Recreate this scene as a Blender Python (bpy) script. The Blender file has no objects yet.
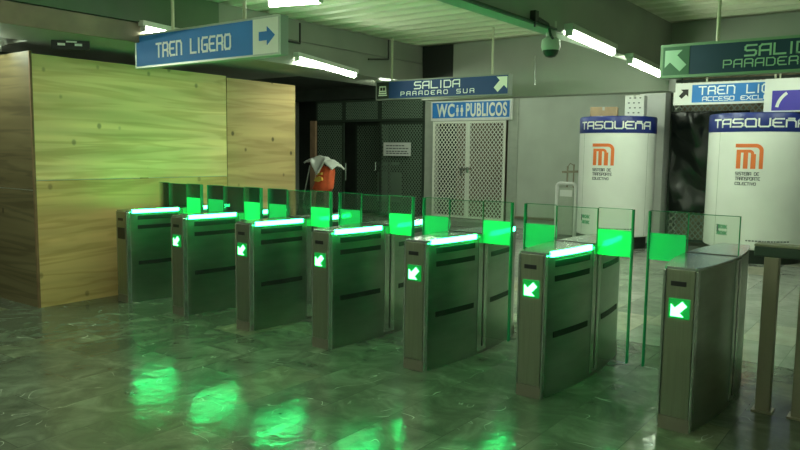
import bpy, bmesh, math, random
from mathutils import Vector, Matrix
random.seed(7)
SC = bpy.context.scene
COL = SC.collection
PI = math.pi

# ------------------------------------------------------------------ materials
def nmat(name):
    m = bpy.data.materials.new(name); m.use_nodes = True
    nt = m.node_tree
    return m, nt, nt.nodes['Principled BSDF']
def pmat(name, col, rough=.5, metal=0., spec=None, noise=0., scale=6., emis=None, es=0., bump=0., stretch=(1, 1, 1), rvar=0.):
    m, nt, b = nmat(name)
    b.inputs['Base Color'].default_value = (*col, 1)
    b.inputs['Roughness'].default_value = rough
    b.inputs['Metallic'].default_value = metal
    if spec is not None: b.inputs['Specular IOR Level'].default_value = spec
    if emis:
        b.inputs['Emission Color'].default_value = (*emis, 1); b.inputs['Emission Strength'].default_value = es
    tc = nt.nodes.new('ShaderNodeTexCoord'); mp = nt.nodes.new('ShaderNodeMapping')
    mp.inputs['Scale'].default_value = stretch
    nt.links.new(tc.outputs['Object'], mp.inputs['Vector'])
    n = nt.nodes.new('ShaderNodeTexNoise'); n.inputs['Scale'].default_value = scale
    n.inputs['Detail'].default_value = 6
    nt.links.new(mp.outputs['Vector'], n.inputs['Vector'])
    if noise:
        r = nt.nodes.new('ShaderNodeValToRGB')
        r.color_ramp.elements[0].position = .3; r.color_ramp.elements[1].position = .7
        r.color_ramp.elements[0].color = (*[c * (1 - noise) for c in col], 1)
        r.color_ramp.elements[1].color = (*[min(1, c * (1 + noise * .6)) for c in col], 1)
        nt.links.new(n.outputs['Fac'], r.inputs['Fac']); nt.links.new(r.outputs['Color'], b.inputs['Base Color'])
    if bump:
        bp = nt.nodes.new('ShaderNodeBump'); bp.inputs['Strength'].default_value = bump; bp.inputs['Distance'].default_value = .02
        nt.links.new(n.outputs['Fac'], bp.inputs['Height']); nt.links.new(bp.outputs['Normal'], b.inputs['Normal'])
    if rvar:
        mr = nt.nodes.new('ShaderNodeMapRange'); mr.inputs['To Min'].default_value = max(0, rough - rvar); mr.inputs['To Max'].default_value = rough + rvar
        nt.links.new(n.outputs['Fac'], mr.inputs['Value']); nt.links.new(mr.outputs['Result'], b.inputs['Roughness'])
    return m
def emat(name, col, s):
    m = bpy.data.materials.new(name); m.use_nodes = True; nt = m.node_tree
    nt.nodes.clear()
    o = nt.nodes.new('ShaderNodeOutputMaterial'); e = nt.nodes.new('ShaderNodeEmission')
    e.inputs['Color'].default_value = (*col, 1); e.inputs['Strength'].default_value = s
    nt.links.new(e.outputs[0], o.inputs[0]); return m
def glassmat(name, tint, refl=.12, haze=0.):
    m = bpy.data.materials.new(name); m.use_nodes = True; nt = m.node_tree; nt.nodes.clear()
    o = nt.nodes.new('ShaderNodeOutputMaterial')
    t = nt.nodes.new('ShaderNodeBsdfTransparent'); t.inputs['Color'].default_value = (*tint, 1)
    g = nt.nodes.new('ShaderNodeBsdfGlossy'); g.inputs['Roughness'].default_value = .03
    f = nt.nodes.new('ShaderNodeFresnel'); f.inputs['IOR'].default_value = 1.4
    mx = nt.nodes.new('ShaderNodeMixShader')
    nt.links.new(f.outputs[0], mx.inputs[0]); nt.links.new(t.outputs[0], mx.inputs[1]); nt.links.new(g.outputs[0], mx.inputs[2])
    last = mx
    if haze:
        d = nt.nodes.new('ShaderNodeBsdfDiffuse'); d.inputs['Color'].default_value = (.6, .8, .65, 1)
        m2 = nt.nodes.new('ShaderNodeMixShader'); m2.inputs[0].default_value = haze
        nt.links.new(mx.outputs[0], m2.inputs[1]); nt.links.new(d.outputs[0], m2.inputs[2]); last = m2
    nt.links.new(last.outputs[0], o.inputs[0]); return m
def frosted():
    m = bpy.data.materials.new('frosted_film'); m.use_nodes = True; nt = m.node_tree; nt.nodes.clear()
    o = nt.nodes.new('ShaderNodeOutputMaterial')
    t = nt.nodes.new('ShaderNodeBsdfTransparent'); t.inputs['Color'].default_value = (.25, .8, .45, 1)
    tr = nt.nodes.new('ShaderNodeBsdfTranslucent'); tr.inputs['Color'].default_value = (.08, .62, .34, 1)
    d = nt.nodes.new('ShaderNodeBsdfDiffuse'); d.inputs['Color'].default_value = (.08, .62, .34, 1)
    e = nt.nodes.new('ShaderNodeEmission'); e.inputs['Color'].default_value = (.0, 1, .13, 1); e.inputs['Strength'].default_value = FROST
    a = nt.nodes.new('ShaderNodeAddShader'); nt.links.new(tr.outputs[0], a.inputs[0]); nt.links.new(d.outputs[0], a.inputs[1])
    b = nt.nodes.new('ShaderNodeAddShader'); nt.links.new(a.outputs[0], b.inputs[0]); nt.links.new(e.outputs[0], b.inputs[1])
    mx = nt.nodes.new('ShaderNodeMixShader'); mx.inputs[0].default_value = .55
    nt.links.new(t.outputs[0], mx.inputs[1]); nt.links.new(b.outputs[0], mx.inputs[2])
    nt.links.new(mx.outputs[0], o.inputs[0]); return m
FROST = .0
M = {}
M['steel'] = pmat('brushed_steel', (.30, .33, .235), .36, .85, noise=.10, scale=3, stretch=(30, 30, 1), rvar=.05)
M['steel_side'] = pmat('brushed_steel_side', (.40, .46, .40), .30, 1., noise=.14, scale=3, stretch=(1, 1, 5), rvar=.05)
M['steel_top'] = pmat('satin_steel_top', (.5, .54, .52), .24, .9, noise=.06, scale=5)
M['steel_light'] = pmat('light_steel', (.62, .66, .63), .2, .9)
M['steel_dull'] = pmat('dull_steel', (.34, .31, .22), .45, .6, noise=.15, scale=4, stretch=(1, 1, .3))
M['kick'] = pmat('kick_plate_steel', (.24, .23, .17), .5, .6)
M['black'] = pmat('black_plastic', (.012, .014, .012), .4)
M['rubber_and_shade'] = pmat('slot_rubber_and_shade', (.010, .016, .011), .6)
M['darkbox'] = pmat('dark_paint', (.02, .03, .022), .6)
M['glass'] = glassmat('clear_glass', (.94, .98, .94), haze=.015)
M['glass_edge'] = pmat('glass_edge_green', (.02, .22, .09), .25, emis=(.0, 1, .3), es=.01)
M['frost'] = frosted()
M['led'] = emat('led_bar_green', (.02, 1, .20), 21.0)
M['arrow_led'] = emat('arrow_led_green', (.10, 1, .20), 4.0)
M['arrow_bg'] = pmat('arrow_display_face', (.01, .1, .03), .3, emis=(0, 1, .12), es=.12)
M['tube'] = emat('fluorescent_tube', (.86, 1, .76), 28)
M['fixture'] = pmat('lamp_housing', (.45, .47, .42), .5)
M['wall'] = pmat('painted_wall', (.56, .61, .53), .6, noise=.10, scale=1.5)
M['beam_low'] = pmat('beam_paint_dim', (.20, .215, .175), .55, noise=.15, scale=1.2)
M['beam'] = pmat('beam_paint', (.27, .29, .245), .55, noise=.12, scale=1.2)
M['beam_green'] = pmat('beam_dark_green', (.05, .095, .045), .5, noise=.2, scale=1.4)
M['beam_tan'] = pmat('flange_primer', (.19, .15, .10), .6, noise=.35, scale=2.5)
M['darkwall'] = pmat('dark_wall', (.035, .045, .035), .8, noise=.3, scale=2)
M['deck'] = pmat('ceiling_deck', (.60, .60, .46), .55, noise=.08, scale=1)
M['grille_dark'] = pmat('dark_green_grille', (.20, .29, .21), .5)
M['grille_frame_dark'] = pmat('dark_green_frame', (.035, .055, .038), .5)
M['grille_white'] = pmat('white_mesh_paint', (.88, .90, .80), .5)
M['frame_grey'] = pmat('door_frame_paint', (.42, .46, .39), .5, noise=.1)
M['white'] = pmat('white_paint', (.78, .80, .76), .45, noise=.05, scale=3)
M['kiosk'] = pmat('kiosk_white', (.86, .88, .83), .4, noise=.06, scale=1.6)
M['kiosk_blue'] = pmat('kiosk_blue_band', (.015, .03, .20), .35)
M['orange'] = pmat('logo_orange', (.85, .20, .05), .45)
M['ink'] = pmat('grey_ink', (.14, .15, .16), .5)
M['cdgreen'] = pmat('emblem_green', (.06, .38, .17), .5)
M['sign_blue'] = pmat('sign_blue', (.03, .21, .60), .6, noise=.08, scale=2)
M['sign_blue2'] = pmat('sign_blue_deep', (.004, .045, .18), .6, noise=.08, scale=2)
M['sign_teal'] = pmat('sign_teal', (.006, .035, .07), .6)
M['sign_frame_green'] = pmat('sign_frame_green', (.16, .28, .16), .5)
M['sign_green_dark'] = pmat('sign_green_panel', (.04, .12, .06), .45)
M['sign_frame'] = pmat('sign_frame_metal', (.50, .56, .48), .35, .3)
M['sign_edge_dark'] = pmat('sign_edge_dim', (.22, .25, .22), .5)
M['sign_white'] = pmat('sign_white', (.80, .85, .74), .4)
M['sign_letter'] = pmat('sign_letter', (.85, .92, .92), .4)
M['sign_letter_green'] = pmat('sign_letter_pale_green', (.32, .52, .36), .4)
M['purple'] = pmat('panel_violet_blue', (.06, .04, .40), .4)
M['cardboard'] = pmat('cardboard', (.42, .30, .18), .8, noise=.15)
M['plastic_sheet'] = pmat('black_plastic_sheet', (.010, .015, .012), .2, spec=.5)
M['tan_wall'] = pmat('tan_wall', (.38, .30, .20), .7, noise=.5, scale=6)
M['red'] = pmat('red_sack', (.92, .15, .05), .5, noise=.2, scale=8)
M['yellow'] = pmat('yellow_print', (.85, .60, .10), .5)
M['bagwhite'] = pmat('white_bag', (.85, .88, .80), .4, bump=.3, scale=12)
M['brownbag'] = pmat('brown_cloth', (.14, .12, .08), .8, noise=.4, scale=14)
M['broomgreen'] = pmat('broom_bristle', (.02, .05, .02), .9, noise=.4, scale=30)
M['woodpole'] = pmat('wooden_post', (.40, .25, .15), .7, noise=.2)
M['pole'] = pmat('sign_pole', (.42, .44, .30), .5)

def plywood(name, base, dark, seed, knot=.75):
    m, nt, b = nmat(name)
    tc = nt.nodes.new('ShaderNodeTexCoord'); mp = nt.nodes.new('ShaderNodeMapping')
    mp.inputs['Scale'].default_value = (.30, .30, 4.2); mp.inputs['Location'].default_value = (seed, seed * 2, seed)
    nt.links.new(tc.outputs['Object'], mp.inputs['Vector'])
    n = nt.nodes.new('ShaderNodeTexNoise'); n.inputs['Scale'].default_value = 1.3; n.inputs['Detail'].default_value = 3; n.inputs['Distortion'].default_value = .5
    nt.links.new(mp.outputs['Vector'], n.inputs['Vector'])
    w = nt.nodes.new('ShaderNodeMath'); w.operation = 'MULTIPLY'; w.inputs[1].default_value = 9
    s = nt.nodes.new('ShaderNodeMath'); s.operation = 'SINE'
    nt.links.new(n.outputs['Fac'], w.inputs[0])
    w2 = nt.nodes.new('ShaderNodeMath'); w2.operation = 'MULTIPLY'; w2.inputs[1].default_value = 3.5
    nt.links.new(w.outputs[0], w2.inputs[0]); nt.links.new(w2.outputs[0], s.inputs[0])
    r = nt.nodes.new('ShaderNodeValToRGB')
    r.color_ramp.elements[0].position = 0; r.color_ramp.elements[0].color = (*base, 1)
    r.color_ramp.elements[1].position = 1; r.color_ramp.elements[1].color = (*dark, 1)
    mr = nt.nodes.new('ShaderNodeMapRange'); mr.inputs['From Min'].default_value = -.2; mr.inputs['From Max'].default_value = 1
    nt.links.new(s.outputs[0], mr.inputs['Value']); nt.links.new(mr.outputs['Result'], r.inputs['Fac'])
    # broad blotches
    n2 = nt.nodes.new('ShaderNodeTexNoise'); n2.inputs['Scale'].default_value = 1.6; n2.inputs['Detail'].default_value = 2
    nt.links.new(mp.outputs['Vector'], n2.inputs['Vector'])
    mx = nt.nodes.new('ShaderNodeMixRGB'); mx.blend_type = 'MULTIPLY'
    r2 = nt.nodes.new('ShaderNodeValToRGB'); r2.color_ramp.elements[0].position = .35; r2.color_ramp.elements[0].color = (.72, .72, .68, 1)
    r2.color_ramp.elements[1].position = .65; r2.color_ramp.elements[1].color = (1, 1, 1, 1)
    nt.links.new(n2.outputs['Fac'], r2.inputs['Fac'])
    mx.inputs[0].default_value = 1
    nt.links.new(r.outputs['Color'], mx.inputs[1]); nt.links.new(r2.outputs['Color'], mx.inputs[2])
    # knots
    v = nt.nodes.new('ShaderNodeTexVoronoi'); v.inputs['Scale'].default_value = 3.8
    mp2 = nt.nodes.new('ShaderNodeMapping'); mp2.inputs['Scale'].default_value = (1, 1, .8); mp2.inputs['Location'].default_value = (seed * 3, 0, seed)
    nt.links.new(tc.outputs['Object'], mp2.inputs['Vector']); nt.links.new(mp2.outputs['Vector'], v.inputs['Vector'])
    r3 = nt.nodes.new('ShaderNodeValToRGB'); r3.color_ramp.elements[0].position = .06; r3.color_ramp.elements[0].color = (1 - knot, 1 - knot, 1 - knot, 1)
    r3.color_ramp.elements[1].position = .12; r3.color_ramp.elements[1].color = (1, 1, 1, 1)
    nt.links.new(v.outputs['Distance'], r3.inputs['Fac'])
    mx2 = nt.nodes.new('ShaderNodeMixRGB'); mx2.blend_type = 'MULTIPLY'; mx2.inputs[0].default_value = 1
    nt.links.new(mx.outputs[0], mx2.inputs[1]); nt.links.new(r3.outputs['Color'], mx2.inputs[2])
    nt.links.new(mx2.outputs[0], b.inputs['Base Color'])
    b.inputs['Roughness'].default_value = .6; b.inputs['Specular IOR Level'].default_value = .25
    return m
M['ply_a'] = plywood('plywood_pale', (.86, .68, .33), (.72, .54, .24), 1.3, .5)
M['ply_b'] = plywood('plywood_lower', (.72, .52, .22), (.60, .42, .16), 4.1, .4)
M['ply_c'] = plywood('plywood_knotty', (.56, .40, .19), (.48, .33, .15), 7.7, .7)
M['ply_shaded'] = plywood('plywood_shaded', (.17, .14, .07), (.12, .10, .05), 2.6, .6)  # shade on the hoarding's end face is put into this plywood colour
M['ply_edge'] = pmat('plywood_edge', (.20, .12, .06), .8, noise=.3)

def floor_material():
    m, nt, b = nmat('marble_floor_tiles')
    N = nt.nodes.new; L = nt.links.new
    tc = N('ShaderNodeTexCoord')
    mp = N('ShaderNodeMapping'); mp.inputs['Location'].default_value = (.25, .08, 0); mp.inputs['Rotation'].default_value = (0, 0, PI / 2)
    L(tc.outputs['Object'], mp.inputs['Vector'])
    br = N('ShaderNodeTexBrick'); br.offset = .5; br.offset_frequency = 2
    br.inputs['Scale'].default_value = 1; br.inputs['Mortar Size'].default_value = .003
    br.inputs['Brick Width'].default_value = .80; br.inputs['Row Height'].default_value = .44
    br.inputs['Color1'].default_value = (0, 0, 0, 1); br.inputs['Color2'].default_value = (1, 1, 1, 1); br.inputs['Mortar'].default_value = (.3, .3, .3, 1)
    br.inputs['Bias'].default_value = 0
    L(mp.outputs['Vector'], br.inputs['Vector'])
    # marble noise, decorrelated per tile
    addv = N('ShaderNodeVectorMath'); addv.operation = 'MULTIPLY_ADD'
    L(br.outputs['Color'], addv.inputs[0]); addv.inputs[1].default_value = (7, 7, 7); L(tc.outputs['Object'], addv.inputs[2])
    n1 = N('ShaderNodeTexNoise'); n1.inputs['Scale'].default_value = 3.2; n1.inputs['Detail'].default_value = 8; n1.inputs['Roughness'].default_value = .62; n1.inputs['Distortion'].default_value = .9
    L(addv.outputs[0], n1.inputs['Vector'])
    r1 = N('ShaderNodeValToRGB')
    e = r1.color_ramp.elements
    e[0].position = .28; e[0].color = (.062, .074, .052, 1)
    e[1].position = .72; e[1].color = (.22, .26, .19, 1)
    x = e.new(.5); x.color = (.118, .14, .10, 1)
    L(n1.outputs['Fac'], r1.inputs['Fac'])
    # paler tile colour behind the turnstiles
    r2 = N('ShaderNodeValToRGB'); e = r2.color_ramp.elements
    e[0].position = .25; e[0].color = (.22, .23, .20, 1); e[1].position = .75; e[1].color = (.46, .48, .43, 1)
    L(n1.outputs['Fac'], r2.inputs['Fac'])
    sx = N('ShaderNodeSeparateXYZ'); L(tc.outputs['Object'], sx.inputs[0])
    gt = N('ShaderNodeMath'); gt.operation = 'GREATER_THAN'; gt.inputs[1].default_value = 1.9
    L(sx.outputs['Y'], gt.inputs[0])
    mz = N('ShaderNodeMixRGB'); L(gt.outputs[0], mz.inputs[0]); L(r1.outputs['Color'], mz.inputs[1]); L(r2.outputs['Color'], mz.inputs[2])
    # tile tone
    rt = N('ShaderNodeValToRGB'); e = rt.color_ramp.elements
    e[0].position = 0; e[0].color = (.70, .74, .71, 1); e[1].position = 1; e[1].color = (1.40, 1.30, 1.08, 1)
    x = e.new(.82); x.color = (1.0, 1.02, 1.0, 1)
    L(br.outputs['Color'], rt.inputs['Fac'])
    mt = N('ShaderNodeMixRGB'); mt.blend_type = 'MULTIPLY'; mt.inputs[0].default_value = 1
    L(mz.outputs[0], mt.inputs[1]); L(rt.outputs['Color'], mt.inputs[2])
    # white veins
    n2 = N('ShaderNodeTexNoise'); n2.inputs['Scale'].default_value = 2.4; n2.inputs['Detail'].default_value = 2; n2.inputs['Distortion'].default_value = .9
    L(addv.outputs[0], n2.inputs['Vector'])
    sb = N('ShaderNodeMath'); sb.operation = 'SUBTRACT'; sb.inputs[1].default_value = .53; L(n2.outputs['Fac'], sb.inputs[0])
    ab = N('ShaderNodeMath'); ab.operation = 'ABSOLUTE'; L(sb.outputs[0], ab.inputs[0])
    rv = N('ShaderNodeMapRange'); rv.inputs['From Min'].default_value = 0; rv.inputs['From Max'].default_value = .007; rv.inputs['To Min'].default_value = 1; rv.inputs['To Max'].default_value = 0
    L(ab.outputs[0], rv.inputs['Value'])
    n3 = N('ShaderNodeTexNoise'); n3.inputs['Scale'].default_value = 4.5; L(addv.outputs[0], n3.inputs['Vector'])
    r3 = N('ShaderNodeMapRange'); r3.inputs['From Min'].default_value = .55; r3.inputs['From Max'].default_value = .68; L(n3.outputs['Fac'], r3.inputs['Value'])
    vm = N('ShaderNodeMath'); vm.operation = 'MULTIPLY'; L(rv.outputs[0], vm.inputs[0]); L(r3.outputs[0], vm.inputs[1])
    mv = N('ShaderNodeMixRGB'); mv.inputs[2].default_value = (.50, .56, .46, 1)
    L(vm.outputs[0], mv.inputs[0]); L(mt.outputs[0], mv.inputs[1])
    # joints
    mj = N('ShaderNodeMixRGB'); mj.inputs[2].default_value = (.05, .06, .045, 1)
    fj = N('ShaderNodeMath'); fj.operation = 'MULTIPLY'; fj.inputs[1].default_value = .55; L(br.outputs['Fac'], fj.inputs[0])
    L(fj.outputs[0], mj.inputs[0]); L(mv.outputs[0], mj.inputs[1])
    L(mj.outputs[0], b.inputs['Base Color'])
    # gloss
    n4 = N('ShaderNodeTexNoise'); n4.inputs['Scale'].default_value = 2.2; n4.inputs['Detail'].default_value = 6; L(addv.outputs[0], n4.inputs['Vector'])
    rr = N('ShaderNodeMapRange'); rr.inputs['From Min'].default_value = .3; rr.inputs['From Max'].default_value = .7; rr.inputs['To Min'].default_value = .09; rr.inputs['To Max'].default_value = .20
    L(n4.outputs['Fac'], rr.inputs['Value']); L(rr.outputs[0], b.inputs['Roughness'])
    b.inputs['Specular IOR Level'].default_value = .24
    bp = N('ShaderNodeBump'); bp.inputs['Strength'].default_value = .20; bp.inputs['Distance'].default_value = .02
    n5 = N('ShaderNodeTexNoise'); n5.inputs['Scale'].default_value = 7; n5.inputs['Detail'].default_value = 5; L(tc.outputs['Object'], n5.inputs['Vector'])
    L(n5.outputs['Fac'], bp.inputs['Height']); L(bp.outputs['Normal'], b.inputs['Normal'])
    return m
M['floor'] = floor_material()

# ------------------------------------------------------------------ mesh helpers
def V(*a): return Vector(a)
class MB:
    def __init__(s): s.bm = bmesh.new()
    def box(s, x0, x1, y0, y1, z0, z1, bev=0.):
        vs = [s.bm.verts.new(p) for p in ((x0, y0, z0), (x1, y0, z0), (x1, y1, z0), (x0, y1, z0), (x0, y0, z1), (x1, y0, z1), (x1, y1, z1), (x0, y1, z1))]
        fs = [s.bm.faces.new([vs[i] for i in q]) for q in ((3, 2, 1, 0), (4, 5, 6, 7), (0, 1, 5, 4), (1, 2, 6, 5), (2, 3, 7, 6), (3, 0, 4, 7))]
        if bev:
            es = list({e for f in fs for e in f.edges})
            bmesh.ops.bevel(s.bm, geom=es, offset=bev, segments=2, affect='EDGES', profile=.6)
        return s
    def prism(s, pts, z0, z1, f=None):
        f = f or (lambda x, y, z: (x, y, z))
        a = [s.bm.verts.new(f(x, y, z0)) for x, y in pts]; b = [s.bm.verts.new(f(x, y, z1)) for x, y in pts]
        n = len(pts)
        s.bm.faces.new(a[::-1]); s.bm.faces.new(b)
        for i in range(n): s.bm.faces.new((a[i], a[(i + 1) % n], b[(i + 1) % n], b[i]))
        return s
    def tube(s, p0, p1, r, n=10, r2=None, cap=True):
        p0 = Vector(p0); p1 = Vector(p1); d = (p1 - p0).normalized()
        u = d.orthogonal().normalized(); w = d.cross(u); r2 = r if r2 is None else r2
        A = [s.bm.verts.new(p0 + (u * math.cos(2 * PI * i / n) + w * math.sin(2 * PI * i / n)) * r) for i in range(n)]
        B = [s.bm.verts.new(p1 + (u * math.cos(2 * PI * i / n) + w * math.sin(2 * PI * i / n)) * r2) for i in range(n)]
        for i in range(n): s.bm.faces.new((A[i], A[(i + 1) % n], B[(i + 1) % n], B[i]))
        if cap: s.bm.faces.new(A[::-1]); s.bm.faces.new(B)
        return s
    def path(s, pts, r, n=8):
        for a, b in zip(pts, pts[1:]): s.tube(a, b, r, n)
        return s
    def lathe(s, prof, n=48, c=(0, 0)):
        rings = []
        for r, z in prof:
            rings.append([s.bm.verts.new((c[0] + r * math.cos(2 * PI * i / n), c[1] + r * math.sin(2 * PI * i / n), z)) for i in range(n)])
        for a, b in zip(rings, rings[1:]):
            for i in range(n): s.bm.faces.new((a[i], a[(i + 1) % n], b[(i + 1) % n], b[i]))
        s.bm.faces.new(rings[0][::-1]); s.bm.faces.new(rings[-1]); return s
    def obj(s, name, mat, parent=None, smooth=False):
        bmesh.ops.recalc_face_normals(s.bm, faces=s.bm.faces)
        me = bpy.data.meshes.new(name); s.bm.to_mesh(me); s.bm.free()
        me.materials.append(M[mat] if isinstance(mat, str) else mat)
        if smooth:
            for p in me.polygons: p.use_smooth = True
            try: me.set_sharp_from_angle(angle=math.radians(35))
            except Exception: pass
        o = bpy.data.objects.new(name, me); COL.objects.link(o)
        if parent: o.parent = parent
        return o
def tag(o, label, cat, group=None, kind=None):
    if label: o['label'] = label
    if cat: o['category'] = cat
    if group: o['group'] = group
    if kind: o['kind'] = kind
    return o
def thing(name, label, cat, loc=(0, 0, 0), rz=0., group=None):
    o = bpy.data.objects.new(name, None); COL.objects.link(o); o.location = loc; o.rotation_euler = (0, 0, rz)
    o.empty_display_size = .2
    return tag(o, label, cat, group)
def struct(o, label=None, cat=None):
    o['kind'] = 'structure'
    if label: o['label'] = label
    if cat: o['category'] = cat
    return o

# ------------------------------------------------------------------ stroke lettering
G = {
 'T': [[(0, 1), (1, 1)], [(.5, 1), (.5, 0)]],
 'R': [[(0, 0), (0, .86), (.14, 1), (.86, 1), (1, .86), (1, .55), (.86, .45), (0, .45)], [(.78, .45), (1, .3), (1, 0)]],
 'A': [[(0, 0), (0, .8), (.2, 1), (1, 1), (1, 0)], [(0, .42), (1, .42)]],
 'E': [[(1, 1), (.2, 1), (0, .8), (0, .2), (.2, 0), (1, 0)], [(0, .5), (.75, .5)]],
 'N': [[(0, 0), (0, 1), (.8, 1), (1, .8), (1, 0)]],
 'Ñ': [[(0, 0), (0, .82), (.8, .82), (1, .62), (1, 0)], [(.2, 1.05), (.8, 1.05)]],
 'L': [[(0, 1), (0, 0), (1, 0)]],
 'I': [[(.5, 1), (.5, 0)]],
 'G': [[(1, 1), (.2, 1), (0, .8), (0, .2), (.2, 0), (1, 0), (1, .48), (.5, .48)]],
 'O': [[(.15, 0), (0, .15), (0, .85), (.15, 1), (.85, 1), (1, .85), (1, .15), (.85, 0), (.15, 0)]],
 'S': [[(1, 1), (.15, 1), (0, .85), (0, .6), (.15, .5), (.85, .5), (1, .4), (1, .15), (.85, 0), (0, 0)]],
 'D': [[(0, 0), (0, 1), (.8, 1), (1, .8), (1, .2), (.8, 0), (0, 0)]],
 'P': [[(0, 0), (0, 1), (.85, 1), (1, .85), (1, .55), (.85, .42), (0, .42)]],
 'U': [[(0, 1), (0, .15), (.15, 0), (.85, 0), (1, .15), (1, 1)]],
 'Q': [[(.15, 0), (0, .15), (0, .85), (.15, 1), (.85, 1), (1, .85), (1, 0), (.15, 0)]],
 'C': [[(1, 1), (.15, 1), (0, .85), (0, .15), (.15, 0), (1, 0)]],
 'X': [[(0, 0), (1, 1)], [(0, 1), (1, 0)]],
 'V': [[(0, 1), (.5, 0), (1, 1)]],
 'M': [[(0, 0), (0, 1), (.85, 1), (1, .85), (1, 0)], [(.5, 1), (.5, 0)]],
 ' ': [],
}
def stroke_quads(text, h, w, gap, t, x0=0., y0=0., sub=False):
    out = []; x = x0
    for ch in text:
        cw = w * (.35 if ch == 'I' else 1.)
        for pl in G[ch]:
            for a, b in zip(pl, pl[1:]):
                p = Vector((x + a[0] * cw, y0 + a[1] * h)); q = Vector((x + b[0] * cw, y0 + b[1] * h))
                d = (q - p).normalized(); n = Vector((-d.y, d.x)) * t / 2; p -= d * t / 2; q += d * t / 2
                out.append([tuple(v) for v in (p - n, q - n, q + n, p + n)])
        x += cw + gap
    return out, x - gap
def shapes(mb, polys, fn, z0, z1):
    """extrude 2-D polygons: fn maps (u, v, depth) to a point"""
    for k, pl in enumerate(polys): mb.prism(pl, z0, z1 + 2e-4 * (k % 5), lambda x, y, z: fn(x, y, z))
    return mb
def arrow(cx, cy, s, ang, head=.5, shaft=.2):
    """block arrow pointing at ang (radians)"""
    pts = [(-s, -shaft * s), (0.0, -shaft * s), (0.0, -head * s * 1.3), (s, 0), (0.0, head * s * 1.3), (0.0, shaft * s), (-s, shaft * s)]
    c, sn = math.cos(ang), math.sin(ang)
    return [(cx + x * c - y * sn, cy + x * sn + y * c) for x, y in pts]
def corner_arrow(cx, cy, s, dx=1, dy=1):
    """diagonal block arrow made from a right-angled corner head and a thick shaft"""
    P = [(1, 1), (1, -.60), (.52, -.12), (-.40, -1.0), (-1.0, -.40), (-.12, .52), (-.60, 1)]
    return [(cx + x * s * dx, cy + y * s * dy) for x, y in P]

# ------------------------------------------------------------------ camera
F_PX, YAW, PITCH, ROLL = 717.4682, math.radians(36.61), math.radians(5.81), math.radians(.73)
CAM = Vector((6.9717, -4.3709, 1.6578))
def make_camera():
    f = Vector((-math.sin(YAW) * math.cos(PITCH), math.cos(YAW) * math.cos(PITCH), -math.sin(PITCH)))
    r = Vector((math.cos(YAW), math.sin(YAW), 0)); u = r.cross(f)
    r2 = math.cos(ROLL) * r + math.sin(ROLL) * u; u2 = -math.sin(ROLL) * r + math.cos(ROLL) * u
    cd = bpy.data.cameras.new('camera'); c = bpy.data.objects.new('camera', cd); COL.objects.link(c)
    m = Matrix((r2, u2, -f)).transposed().to_4x4(); m.translation = CAM; c.matrix_world = m
    cd.sensor_width = 36; cd.lens = F_PX * 36 / 800; cd.clip_end = 100
    SC.camera = c
make_camera()

# ------------------------------------------------------------------ room shell
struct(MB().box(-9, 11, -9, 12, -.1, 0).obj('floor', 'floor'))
def deck():
    mb = MB(); pts = []; y = -9.
    while y < 5.1:
        pts += [(y, 3.30), (y + .11, 3.30), (y + .14, 3.36), (y + .26, 3.36)]; y += .30
    n = len(pts); bm = mb.bm
    a = [bm.verts.new((-.5, p, z)) for p, z in pts]; b = [bm.verts.new((11, p, z)) for p, z in pts]
    a2 = [bm.verts.new((-.5, p, z + .04)) for p, z in pts]; b2 = [bm.verts.new((11, p, z + .04)) for p, z in pts]
    for i in range(n - 1):
        bm.faces.new((a[i], a[i + 1], b[i + 1], b[i])); bm.faces.new((a2[i], b2[i], b2[i + 1], a2[i + 1]))
    bm.faces.new((a[0], b[0], b2[0], a2[0])); bm.faces.new((a[-1], a2[-1], b2[-1], b[-1]))
    return mb.obj('ceiling', 'deck')
struct(deck())
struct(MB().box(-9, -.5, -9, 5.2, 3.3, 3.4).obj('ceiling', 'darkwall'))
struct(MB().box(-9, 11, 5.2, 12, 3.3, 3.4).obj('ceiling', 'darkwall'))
struct(MB().box(-9.2, -9, -9, 12, 0, 3.4).obj('wall_left', 'wall'))
struct(MB().box(11, 11.2, -9, 12, 0, 3.4).obj('wall_right', 'wall'))
struct(MB().box(-9, 11, -9.2, -9, 0, 3.4).obj('wall_front', 'wall'))
# back wall: grey wall beside the toilets, its pieces round the door, and the dark rooms behind
struct(MB().box(-.48, 2.9, 10, 10.2, 0, 3.3).obj('wall_back', 'wall'))
struct(MB().box(-2.97, -2.72, 9.97, 10.2, 0, 3.3).box(-.72, -.48, 9.97, 10.2, 0, 3.3).box(-2.72, -.72, 9.99, 10.2, 2.40, 3.3).obj('wall_back', 'frame_grey'))
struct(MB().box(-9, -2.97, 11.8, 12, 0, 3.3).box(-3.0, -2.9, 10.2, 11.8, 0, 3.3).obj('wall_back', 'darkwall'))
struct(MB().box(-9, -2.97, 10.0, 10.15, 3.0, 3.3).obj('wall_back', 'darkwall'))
struct(MB().box(-2.9, -.5, 11.3, 11.4, 0, 3.3).obj('wall_back', 'beam_tan'))
struct(MB().box(2.9, 11, 10.3, 10.4, 0, 3.3).obj('wall_back', 'tan_wall'))
struct(MB().box(2.42, 2.90, 9.25, 10, 0, 3.3, .01).obj('trim_1', 'white'))        # pillar next to the mesh partition
struct(MB().box(-.48, 2.42, 9.93, 10, .22, .27).obj('trim_2', 'steel_dull'))          # low rail along the wall
struct(MB().box(-2.95, -.5, 9.45, 10, 0, .12, .01).obj('trim_3', 'beam'))          # step in front of the toilets
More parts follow.
